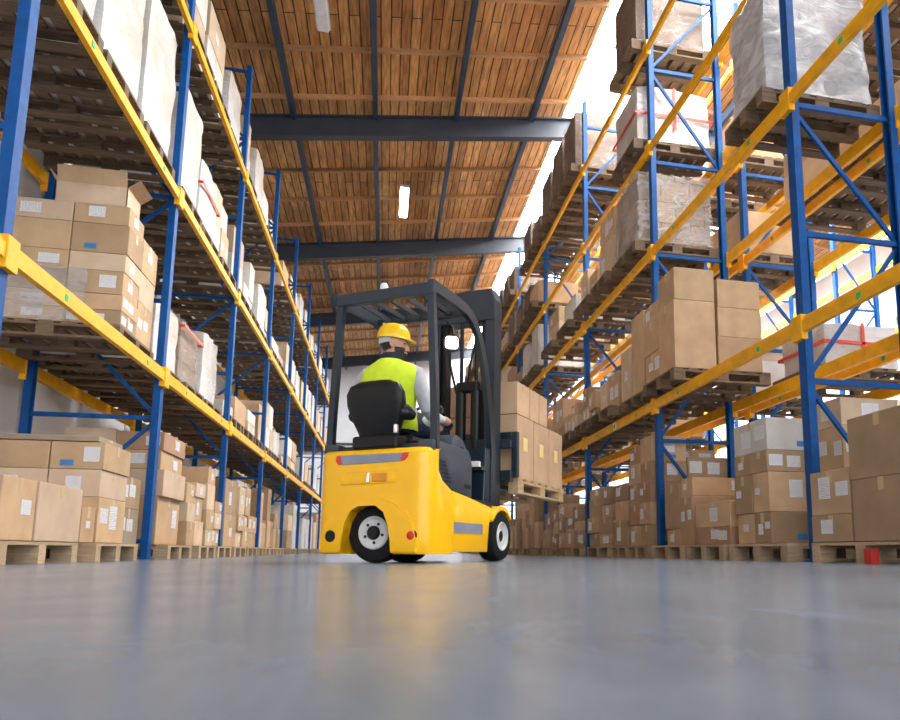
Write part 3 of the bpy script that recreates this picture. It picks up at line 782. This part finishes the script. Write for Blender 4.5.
# arms
RA = [(.15, .20, 1.375), (.215, .215, 1.35), (.255, .24, 1.22), (.285, .27, 1.10), (.275, .36, 1.07), (.25, .50, 1.075), (.235, .585, 1.085)]
LA = [(-.15, .20, 1.375), (-.215, .22, 1.34), (-.26, .28, 1.22), (-.28, .36, 1.11), (-.25, .46, 1.09), (-.20, .58, 1.11), (-.17, .655, 1.13)]
RRA = [.068, .066, .056, .049, .046, .038, .030]
for A in (RA, LA): limb(A, RRA)
def hand(w, fwd, up, side, grip):
    """palm, four bent fingers of unequal length and a thumb leaving the side of the palm"""
    w = Vector(w); f = Vector(fwd).normalized(); u_ = Vector(up).normalized(); s_ = f.cross(u_).normalized() * side
    body.tube([w - f * .02, w + f * .03, w + f * .085], 0, 12, rr=[.029, .036, .034])
    for i, L in enumerate((.070, .078, .073, .058)):
        b = w + f * .085 + s_ * (-.030 + .020 * i) * -1
        body.tube([b - f * .03, b, b + (f * math.cos(grip * .5) - u_ * math.sin(grip * .5)) * L * .45, b + (f * math.cos(grip) - u_ * math.sin(grip)) * L * .8 + f * L * .1, b + f * L * .2 * (1 - grip) - u_ * L * (.5 + .4 * grip)], 0, 8, rr=[.011, .0105, .010, .009, .008])
    t0 = w + f * .03 + s_ * .03
    body.tube([t0 - s_ * .01, t0 + s_ * .018 + f * .02, t0 + s_ * .02 + f * .05 - u_ * .012, t0 + s_ * .008 + f * .07 - u_ * .028], 0, 8, rr=[.015, .013, .011, .009])
hand(RA[-1], (-.05, 1, -.03), (0, 0, 1), -1, 1.0)
hand(LA[-1], (.25, 1, .08), (0, 0, 1), 1, 1.1)
# legs
for s in (-1, 1):
    limb([(s * .08, .27, 1.0), (s * .11, .42, 1.02), (s * .14, .70, 1.02), (s * .14, .75, .98), (s * .14, .76, .85), (s * .14, .76, .62), (s * .14, .76, .56)], [.10, .098, .07, .066, .06, .048, .045])
    body.tube([(s * .14, .75, .545), (s * .145, .82, .54), (s * .15, .87, .53)], 0, 12, rr=[.048, .045, .03])
me = body.mesh('body', 'skin')
tmp = bpy.data.objects.new('tmp', me); C.objects.link(tmp)
r_ = tmp.modifiers.new('r', 'REMESH'); r_.mode = 'VOXEL'; r_.voxel_size = .0065
s2 = tmp.modifiers.new('s', 'SMOOTH'); s2.factor = .5; s2.iterations = 3
dg = bpy.context.evaluated_depsgraph_get(); dg.update()
bme = bpy.data.meshes.new_from_object(tmp.evaluated_get(dg))
bpy.data.objects.remove(tmp)
bme.materials.clear()
for k in ('skin', 'sweater', 'navy', 'hair', 'black'): bme.materials.append(M[k])
Rinv = Matrix.Rotation(HY, 3, 'Z').inverted()
def seg_t(p, A):
    best = (9, 0)
    for i in range(len(A) - 1):
        a, b = Vector(A[i]), Vector(A[i + 1]); t = max(0, min(1, (p - a).dot(b - a) / (b - a).length_squared))
        best = min(best, ((p - (a + (b - a) * t)).length, i + t))
    return best
for p in bme.polygons:
    c = p.center; p.use_smooth = True
    q = Rinv @ (c - HC)
    if c.z > 1.455 and (c - HC).length < .2 and c.z > 1.475:
        beard = (q.z < -.028 and q.y > .012 and not (q.z > -.07 and q.z < -.056 and abs(q.x) < .026 and q.y > .07) and not (q.y > .085 and q.z > -.048)) and q.z > -.13
        hairb = q.y < -.012 and q.z > -.05 and abs(q.x) < .073 and q.z < .03
        brow = .012 < q.z < .024 and q.y > .07 and .012 < abs(q.x) < .05
        eye = -.004 < q.z < .008 and q.y > .065 and .02 < abs(q.x) < .04
        p.material_index = 3 if beard or hairb or brow or eye else (2 if c.z < 1.50 else 0)
    elif c.z > 1.43 and abs(c.x) < .11: p.material_index = 2
    else:
        dr, tr = seg_t(c, RA); dl, tl = seg_t(c, LA); d, t = min((dr, tr), (dl, tl))
        if d < .09 and t > 5.9: p.material_index = 0
        elif (d < .085 and t > .5) or c.z > 1.12: p.material_index = 1
        elif c.z < .575: p.material_index = 4
        else: p.material_index = 2
PB = link('body', bme, PD)
# collar
MB().loft([ell_ring((.0, .212), .085, .078, 1.435, yaw=TW), ell_ring((.005, .215), .080, .075, 1.475), ell_ring((.015, .222), .076, .074, 1.515), ell_ring((.016, .222), .066, .064, 1.516), ell_ring((.0, .212), .068, .06, 1.44)], cap=False).build('collar', 'navy', PD, True)
# hi-vis vest: follows the trunk, open at neck and arms
V = [(.275, .955, .20, .155), (.265, 1.02, .20, .15), (.242, 1.12, .200, .138), (.22, 1.22, .222, .138), (.212, 1.30, .250, .132), (.207, 1.36, .258, .122), (.207, 1.40, .235, .11), (.209, 1.432, .175, .096), (.21, 1.452, .122, .088), (.213, 1.468, .092, .082)]
vm = MB().loft([ell_ring((0, y), a, b, z, 28, yaw=TW) for y, z, a, b in V], cap=False)
vest = vm.build('vest', 'vest', PD, True)
so = vest.modifiers.new('thickness', 'SOLIDIFY'); so.thickness = .006
MB().loft([ell_ring((0, y), a + .004, b + .004, z, 28, yaw=TW) for y, z, a, b in ((.254, 1.07, .201, .145), (.245, 1.11, .201, .140), )], cap=False).build('reflective_stripe', 'silver', vest, True)
# helmet
hm = MB(); n = 32; rings = []
for j in range(9):
    a = (PI / 2) * j / 8
    rr = math.cos(a) ** .62; zz = .038 + .118 * math.sin(a) ** 1.0
    rings.append([hp(.099 * rr * math.cos(2 * PI * k / n), -.003 + .122 * rr * math.sin(2 * PI * k / n), zz) for k in range(n)])
hm.loft(rings)
helmet = hm.build('helmet', 'helmet', PD, True)
bk = MB(); t_ = []
for k in range(n + 1):
    a = 2 * PI * k / n; c, s_ = math.cos(a), math.sin(a)
    ext = .006 + (.042 * max(0, s_) ** 2.2)
    t_.append((hp(.097 * c, -.003 + .120 * s_, .044), hp((.097 + ext * .6) * c, -.003 + (.120 + ext) * s_, .036 - .006 * max(0, s_))))
bm_ = bk.bm
va = [bm_.verts.new(p) for p, _ in t_[:-1]]; vb = [bm_.verts.new(p) for _, p in t_[:-1]]
vc = [bm_.verts.new(p - Vector((0, 0, .006))) for _, p in t_[:-1]]; vd = [bm_.verts.new(p - Vector((0, 0, .006))) for p, _ in t_[:-1]]
for k in range(n):
    l = (k + 1) % n
    for A_, B_ in ((va, vb), (vb, vc), (vc, vd), (vd, va)): bm_.faces.new((A_[k], A_[l], B_[l], B_[k]))
bk.build('helmet_brim', 'helmet', helmet, True)
MB().box(-.006, .006, -.09, .09, 0, .012, .004).build('helmet_ridge', 'helmet', helmet).matrix_local = Matrix.Translation(hp(0, -.003, .148)) @ Matrix.Rotation(HY, 4, 'Z')
bs = MB().loft([[hp(.086 * math.cos(a), -.004 + .104 * math.sin(a), z) for z in (.040, .0 - .018 * math.sin(-a))] + [hp(.082 * math.cos(a), -.004 + .098 * math.sin(a), z) for z in (.0 - .018 * math.sin(-a), .040)] for a in [math.radians(190 + 160 * i / 16) for i in range(17)]])
bs.build('nape_strap', 'strap', helmet, True)

# white cloth lying in front of the driver's place
cl = shell(.14, .065, .05, .008, 4, 8).mesh('cleaning_cloth', 'paper', True)
co = tag(link('cleaning_cloth', cl), 'crumpled white cloth on the dark shelf in the forklift step-in', 'cloth')
co.location = fw(.32, .972, .765); co.rotation_euler = (0, 0, HEAD)
# ---- skylight rack, floor level
T1 = ('tan', 'brown', 'tan')
do_pallet('R', 0, 3.8, 4.14, 1.1)
b = tag(link('red_block', MB().box(-.03, .03, -.035, .035, 0, .1).mesh('red_block', 'red_paint')), 'red painted wooden block under the first pallet of the skylight rack', 'block')
b.location = (3.15, 3.97, 0)
stack('R', 0, 3.2, 3.68, 4.22, 4.69, [.2, .33], pal=False, tones=('brown', 'tan'), tag_=' front')
stack('R', 0, 3.68, 4.26, 4.90, 5.25, [.60, .38, .24], pal=False, tones=('tan', 'tan', 'pale'), tag_=' back')
stack('R', 0, 3.2, 3.72, 3.60, 4.21, [.43, .44], pal=False, tones=('brown', 'brown'), tag_=' edge', detail=1)
stack('R', 0, 3.2, 4.25, 5.28, 5.86, [.27, .35, .19], nx=[3.2, 3.66, 4.25], ny=[5.28, 5.55, 5.86], palY=5.38, palW=.96, tones=('brown', 'tan', 'brown'))
stack('R', 0, 3.2, 4.27, 5.28, 5.86, [.29], nx=[3.2, 3.72, 4.27], ny=1, pal=False, base=.149 + .81, tones=('white',), tag_=' lid')
stack('R', 0, 3.2, 4.2, 5.97, 6.72, [.17, .25], nx=[3.2, 3.75, 4.2], palY=6.34, palW=.86, tones=('reddish', 'tan'))
stack('R', 0, 3.2, 4.2, 6.84, 7.55, [.46, .17], nx=1, ny=[6.84, 7.15, 7.55], palY=7.25, palW=.9, tones=('brown', 'tan'), jit=.28)
stack('R', 0, 3.2, 4.3, 7.98, 8.78, [.22, .27, .22, .21, .26], nx=[3.2, 3.72, 4.3], ny=[7.98, 8.36, 8.78], palY=8.36, palW=.76, tones=('brown', 'tan', 'reddish'), jit=.28)
stack('R', 0, 3.2, 3.9, 8.86, 9.42, [.25, .26, .3], ny=1, palY=9.2, palW=.76, tones=('brown', 'tan'), jit=.28)
stack('R', 0, 3.2, 4.0, 9.6, 10.7, [.24, .26, .28, .18], ny=[9.6, 10.05, 10.7], tones=('tan', 'brown'), jit=.28)
stack('R', 0, 3.2, 4.0, 11.1, 12.15, [.27, .28, .2], ny=2, tones=('brown', 'tan'), jit=.28)
stack('R', 0, 3.2, 4.0, 12.3, 13.2, [.3, .3, .22], ny=2, palW=.86, tones=('tan', 'brown'), jit=.28)
stack('R', 0, 3.2, 4.0, 13.3, 13.95, [.4, .35], ny=1, palY=13.6, palW=.76, tones=('tan', 'brown'), jit=.28)
# ---- skylight rack, first shelf
do_pallet('R', 1, 3.68, 7.34, .93)
stack('R', 1, 3.1, 3.62, 6.89, 7.36, [.80, .385], pal=False, detail=1, tones=('tan',), tag_=' near aisle')
stack('R', 1, 3.1, 3.62, 7.37, 7.83, [.36, .4, .22], pal=False, tones=('tan',), tag_=' far aisle')
stack('R', 1, 3.64, 4.2, 6.89, 7.36, [.40, .35, .34], pal=False, detail=1, tones=('tan',), tag_=' near inner')
stack('R', 1, 3.15, 3.9, 7.96, 8.42, [1.06], palY=8.41, palW=.86, tones=('tan',))
stack('R', 1, 3.15, 3.9, 8.44, 8.84, [.7], pal=False, tones=('pale',), tag_=' beside')
stack('R', 1, 3.15, 4.1, 8.98, 9.9, [.42], ny=[8.98, 9.5, 9.9], tones=('tan', 'pale'), jit=.28)
stack('R', 1, 3.15, 4.1, 10.05, 10.78, [.3, .26], ny=2, tones=('brown', 'tan'), jit=.28)
stack('R', 1, 3.15, 4.1, 11.1, 11.95, [.37, .2], ny=2, tones=('pale', 'tan'), jit=.28)
stack('R', 1, 3.15, 4.1, 12.2, 13.0, [.5, .3], ny=1, tones=('brown', 'tan'), jit=.28)
stack('R', 1, 3.15, 4.1, 13.2, 13.9, [.6], ny=2, tones=('tan', 'pale'), jit=.28)
# ---- skylight rack, upper shelves
wload('R', 2, 3.14, 4.28, 4.9, 5.6, 1.15, 'grey')
wload('R', 2, 3.1, 4.26, 7.97, 8.95, 1.0, 'milky')
stack('R', 2, 3.15, 4.1, 9.1, 9.75, [.45, .5], ny=1, tones=('pale', 'tan'), jit=.28)
stack('R', 2, 3.15, 4.1, 10.0, 10.8, [.6], ny=2, tones=('tan', 'pale'), jit=.28)
wload('R', 3, 3.12, 4.26, 7.97, 8.9, .8, 'white', .45, 'white film load with red tape')
wload('R', 4, 3.12, 4.26, 11.1, 12.0, 1.1, 'dark')
wload('R', 4, 3.12, 4.26, 12.05, 12.95, 1.15, 'dark')
wload('R', 4, 3.12, 4.26, 13.05, 13.95, 1.05, 'dark')
stack('R', 2, 3.15, 4.1, 11.2, 12.0, [.5], tones=('white',))
stack('R', 2, 3.15, 4.1, 12.4, 13.3, [.4, .3], tones=('pale', 'tan'))
wload('R', 4, 3.12, 4.26, 7.97, 8.95, 1.15, 'dark')
# ---- wall rack, floor level
stack('L', 0, -3.1, -2.25, 4.76, 5.88, [.40], nx=[-3.1, -2.72, -2.25], ny=[4.76, 5.19, 5.88], palY=5.3, palW=1.1, tones=('tan', 'pale'))
stack('L', 0, -3.3, -2.3, 6.36, 6.97, [.38, .23, .23], nx=[-3.3, -2.72, -2.3], palY=6.52, palW=.94, tones=('tan', 'pale'))
stack('L', 0, -3.25, -2.35, 6.36, 6.9, [.05], pal=False, base=.149 + .845, tones=('grey-brown',), tag_=' lid')
stack('L', 0, -2.62, -2.3, 6.06, 6.33, [.29], pal=False, tones=('tan',), tag_=' loose')
stack('L', 0, -3.2, -2.4, 7.06, 7.6, [.34, .3], palY=7.3, palW=.62, tones=('grey-brown', 'brown'))
stack('L', 0, -3.3, -2.3, 7.95, 8.75, [.46, .19, .31, .21], nx=[-3.3, -2.8, -2.3], ny=1, tones=('tan', 'reddish', 'tan', 'pale'), palW=.92, jit=.28)
stack('L', 0, -3.2, -2.3, 8.95, 9.75, [.24, .22, .27], ny=[8.95, 9.3, 9.75], tones=('tan', 'pale'), jit=.28)
stack('L', 0, -3.2, -2.3, 9.9, 10.7, [.3, .3, .25, .2], ny=2, tones=('pale', 'tan'), jit=.28)
stack('L', 0, -3.2, -2.3, 10.95, 11.8, [.42, .31, .4], ny=1, tones=('tan', 'brown', 'pale'), jit=.28)
stack('L', 0, -3.2, -2.3, 11.95, 12.8, [.4, .3, .25], ny=2, tones=('pale', 'tan'), jit=.28)
stack('L', 0, -3.2, -2.3, 12.95, 13.75, [.3, .3, .3], ny=1, tones=('tan',), jit=.28)
# ---- wall rack, first shelf
do_pallet('L', 1, -3.0, 7.14, .94)
stack('L', 1, -3.5, -2.4, 6.70, 7.10, [.14, .15, .22, .17, .28, .19], nx=[-3.5, -2.88, -2.4], pal=False, tones=('tan', 'pale', 'brown', 'tan'), tag_=' near')
stack('L', 1, -3.3, -2.42, 7.14, 7.58, [.40, .3, .34], nx=1, pal=False, tones=('tan', 'pale'), tag_=' behind')
fs = tag(empty('stretch_film', (-3.16, 6.90, 2.125)), 'loose clear stretch film round the lower cartons of the tall first shelf stack', 'stretch film')
fm = MB()
P = [(.45, -.22), (.30, -.232), (.1, -.222), (-.1, -.235), (-.36, -.22)]
fm.loft([[Vector((x, y + .012 * math.sin(z * 40 + x * 25), z)) for x, y in P] + [Vector((x, y + .004 + .012 * math.sin(z * 40 + x * 25), z)) for x, y in P[::-1]] for z in (.0, .1, .2, .3, .4, .5)])
fm.build('film_sheet', 'film', fs, True)
ob = tag(empty('carton', (-2.76, 6.9, 2.119 + 1.152)), 'open tan carton with raised flaps topping the tall first shelf stack', 'carton')
m = MB()
for a in ((-.3, .3, -.17, -.162), (-.3, .3, .162, .17), (-.3, -.292, -.17, .17), (.292, .3, -.17, .17)): m.box(*a, 0, .2)
m.box(-.3, .3, -.17, .17, 0, .008)
o = m.build('carton_body', 'carton', ob); o.color = (*TONES['pale'], 1)
for sx, a in ((-1, .5), (1, .9)):
    f = MB().prism([(sx * .296, .2), (sx * (.296 + .13 * math.sin(a)), .2 + .13 * math.cos(a)), (sx * (.302 + .13 * math.sin(a)), .2 + .13 * math.cos(a)), (sx * .302, .2)], 'y', -.17, .17).build('flap', 'carton', ob); f.color = (*TONES['tan'], 1)
for sy, a in ((-1, .2), (1, .7)):
    f = MB().prism([(sy * .166, .2), (sy * (.166 + .15 * math.sin(a)), .2 + .15 * math.cos(a)), (sy * (.172 + .15 * math.sin(a)), .2 + .15 * math.cos(a)), (sy * .172, .2)], 'x', -.29, .29).build('flap', 'carton', ob); f.color = (*TONES['tan'], 1)
def boxes(side, lev, y0, y1, h, x0=-3.4, x1=-2.45, tones=('white',), **k): return stack(side, lev, x0, x1, y0, y1, h, tones=tones, **k)
wload('L', 1, -3.6, -2.47, 7.86, 8.74, .72, 'white')
wload('L', 1, -3.55, -2.47, 8.84, 9.72, .8, 'brown', .85, 'grey-brown wrapped load with red tape')
wload('L', 1, -3.55, -2.47, 9.82, 10.7, .95, 'white')
boxes('L', 1, 11.0, 11.7, [.25], tones=('white',))
boxes('L', 1, 11.9, 12.8, [.5], tones=('tan',))
boxes('L', 1, 13.0, 13.7, [.3, .2], tones=('pale', 'white'))
# ---- wall rack, second and third shelf
for i, (y0, y1, h) in enumerate(((4.75, 5.64, 1.5), (5.7, 6.6, 1.4), (6.66, 7.58, 1.45))):
    wload('L', 2, -3.5, -2.36, y0, y1, h, 'white')
wload('L', 2, -3.5, -2.36, 7.86, 8.74, 1.25, 'white')
wload('L', 2, -3.5, -2.38, 8.8, 9.7, .9, 'white', .6, 'white film load with red tape')
boxes('L', 2, 9.8, 10.7, [.55, .5], tones=('white', 'pale'), ny=2, jit=.28)
boxes('L', 2, 11.0, 11.8, [.6, .45], tones=('white', 'pale'))
boxes('L', 2, 11.95, 12.75, [.5, .4], tones=('white',), ny=2, jit=.28)
wload('L', 2, -3.5, -2.38, 12.9, 13.75, .85, 'white')
for i, (y0, y1, h) in enumerate(((4.75, 5.64, 1.2), (5.7, 6.6, 1.1), (6.66, 7.58, 1.2))):
    wload('L', 3, -3.5, -2.36, y0, y1, h, 'white')
boxes('L', 3, 7.86, 8.74, [.6, .5], tones=('pale', 'white'))
boxes('L', 3, 8.85, 9.7, [.65, .5], tones=('white', 'pale'))
wload('L', 3, -3.5, -2.38, 9.85, 10.7, .9, 'white')
boxes('L', 3, 11.0, 11.8, [.6, .5], tones=('pale', 'white'), ny=2, jit=.28)
wload('L', 3, -3.5, -2.38, 12.0, 12.8, 1.0, 'white')
boxes('L', 3, 12.95, 13.7, [.5, .3], tones=('white',))
# ---- the deeper bays on both sides of the aisle
rd = random.Random(5)
for side, y00, k0, k1 in (('L', YL0 - B, 3, 8), ('R', YR0 - B, 4, 9)):
    nl = len(LVL[side])
    for k in range(k0, k1):
        for lev in range(nl):
            for s in range(3):
                if rd.random() < .08: continue
                a = y00 + k * B + .12 + s * .97; b_ = a + rd.uniform(.78, .9)
                x0, x1 = (-3.4, -2.45 + .12 * (lev == 0)) if side == 'L' else (3.14, 4.1)
                top = rd.uniform(.7, 1.15) if lev in (0, 2) else rd.uniform(.6, 1.0)
                wr = rd.random() < ((.1 if k < k0 + 2 else .5) if lev < 2 else .55 if side == 'L' else .6)
                if wr:
                    wload(side, lev, x0 - (.12 if side == 'L' else 0), x1 + (.12 if side == 'R' else 0), a, b_, top, 'dark' if side == 'R' and lev >= 3 else 'white')
                else:
                    n = 2 if k < k0 + 2 else 1
                    tn = ('white', 'pale', 'tan') if side == 'L' and lev else ('tan', 'brown', 'pale')
                    i = rd.randrange(3)
                    stack(side, lev, x0, x1, a, b_, [top / n] * n, jit=.25, ny=2 if k < k0 + 1 and lev < 2 else 1, tones=(tn[i], tn[(i + 1) % 3]), detail=1 if k < k0 + 1 else 0)
# ---- hind rack and the rack across the side aisle
for (lev, y0, y1, rows, tn) in ((2, 5.0, 5.9, [.4], ('tan', 'pale')), (2, 6.05, 6.95, [.45, .3], ('pale', 'tan')), (2, 7.98, 8.8, [.6], ('tan',)), (2, 3.2, 4.3, [.42], ('pale', 'white')),
                                (1, 8.0, 8.9, [.5, .3], ('white', 'pale')), (1, 11.2, 12.1, [.6], ('tan',)), (0, 5.1, 5.9, [.5, .4, .35], ('tan', 'white')), (0, 7.0, 7.7, [.4], ('brown', 'tan')),
                                (0, 11.2, 11.95, [.6, .5], ('brown', 'tan')), (0, 12.3, 12.9, [.6, .5], ('tan', 'brown')), (0, 3.9, 4.6, [.6, .5, .35], ('tan', 'white', 'white')),
                                (3, 8.0, 8.9, [.6], ('tan',)), (3, 9.2, 10.0, [.7], ('pale',))):
    stack('S', lev, 4.62, 5.6, y0, y1, rows, tones=tn, detail=1)
for k in range(2, 7):
    y = YR0 + (k - 1) * B
    for q, (a, b_) in enumerate(((.15, 1.0), (1.1, 1.95), (2.05, 2.9))):
        if k == 3 and q < 2 or k == 2 and q == 1: continue
        wload('S', 0, 4.66, 5.6, y + a, y + b_, .95 + .1 * ((k + q) % 3), 'brown')
        if k > 2 and q != 1: wload('S', 1, 4.66, 5.6, y + a, y + b_, .7 + .15 * ((k + q) % 3), 'brown')
wload('S', 1, 4.66, 5.66, 6.4, 7.3, .5, 'white', .5, 'white film load with red tape')
wload('S', 3, 4.66, 5.66, 5.0, 5.9, .8, 'white'); wload('S', 3, 4.66, 5.66, 6.0, 6.9, .7, 'brown')
for (lev, y0, y1, rows) in ((0, 8, 8.9, [.6, .5]), (0, 10.4, 11.3, [.6, .4]), (0, 12.4, 13.2, [.6, .6]), (1, 8.1, 8.9, [.6]), (1, 10.6, 11.5, [.5, .4]), (1, 13, 13.9, [.6]), (2, 9.4, 10.3, [.5]), (2, 14, 14.9, [.6])):
    stack('T', lev, 9.2, 10.1, y0, y1, rows, tones=('pale', 'white'), detail=0)
print('CARTONS', NCARTON[0], 'PALLETS', sum(1 for o in C.objects if o.get('category') == 'pallet'), 'WRAPPED', sum(1 for o in C.objects if o.get('category') == 'wrapped load'))
# ------------------------------------------------------------------ camera, light
cam = bpy.data.objects.new('camera', bpy.data.cameras.new('camera')); C.objects.link(cam)
f, px, py = 682.25, 543.04, 451.2
cam.data.sensor_fit = 'HORIZONTAL'; cam.data.sensor_width = 36; cam.data.lens = f * 36 / 900
cam.data.shift_x = (450 - px) / 900; cam.data.shift_y = (py - 360) / 900
cam.data.clip_start = .01; cam.data.clip_end = 200
cam.location = (0, 0, .085)
cam.rotation_euler = (math.radians(90 + 8.305), 0, math.radians(-12.984))
sc.camera = cam
cam.data.dof.use_dof = True; cam.data.dof.focus_distance = 5.0; cam.data.dof.aperture_fstop = 3.6
w = bpy.data.worlds.new('world'); sc.world = w; w.use_nodes = True
w.node_tree.nodes['Background'].inputs[0].default_value = (.96, .97, 1, 1); w.node_tree.nodes['Background'].inputs[1].default_value = 2.7
sc.view_settings.view_transform = 'Standard'; sc.view_settings.look = 'None'; sc.view_settings.gamma = 1; sc.view_settings.exposure = 0.5
sc.view_settings.use_curve_mapping = False
# repeats share a group phrase
for o in C.objects:
    cat, lb = o.get('category'), o.get('label')
    if o.parent or not lb: continue
    if cat in ('carton', 'pallet', 'wrapped load'):
        p = [q.strip() for q in lb.split(',')]
        if p[-1].endswith('rack'):
            lv = p[-3].split(' on ')[-1] if p[-3] in LEVN else next((q for q in p if q in LEVN), 'floor')
            o['group'] = '%ss on the %s of the %s' % (cat, 'floor level' if lv == 'floor' else lv, p[-1])
        elif 'forklift load' in lb: o['group'] = 'cartons of the forklift load'
    elif cat == 'rack': o['group'] = 'pallet racks of the hall'
    elif cat == 'lamp': o['group'] = 'ceiling lamps over the aisle'
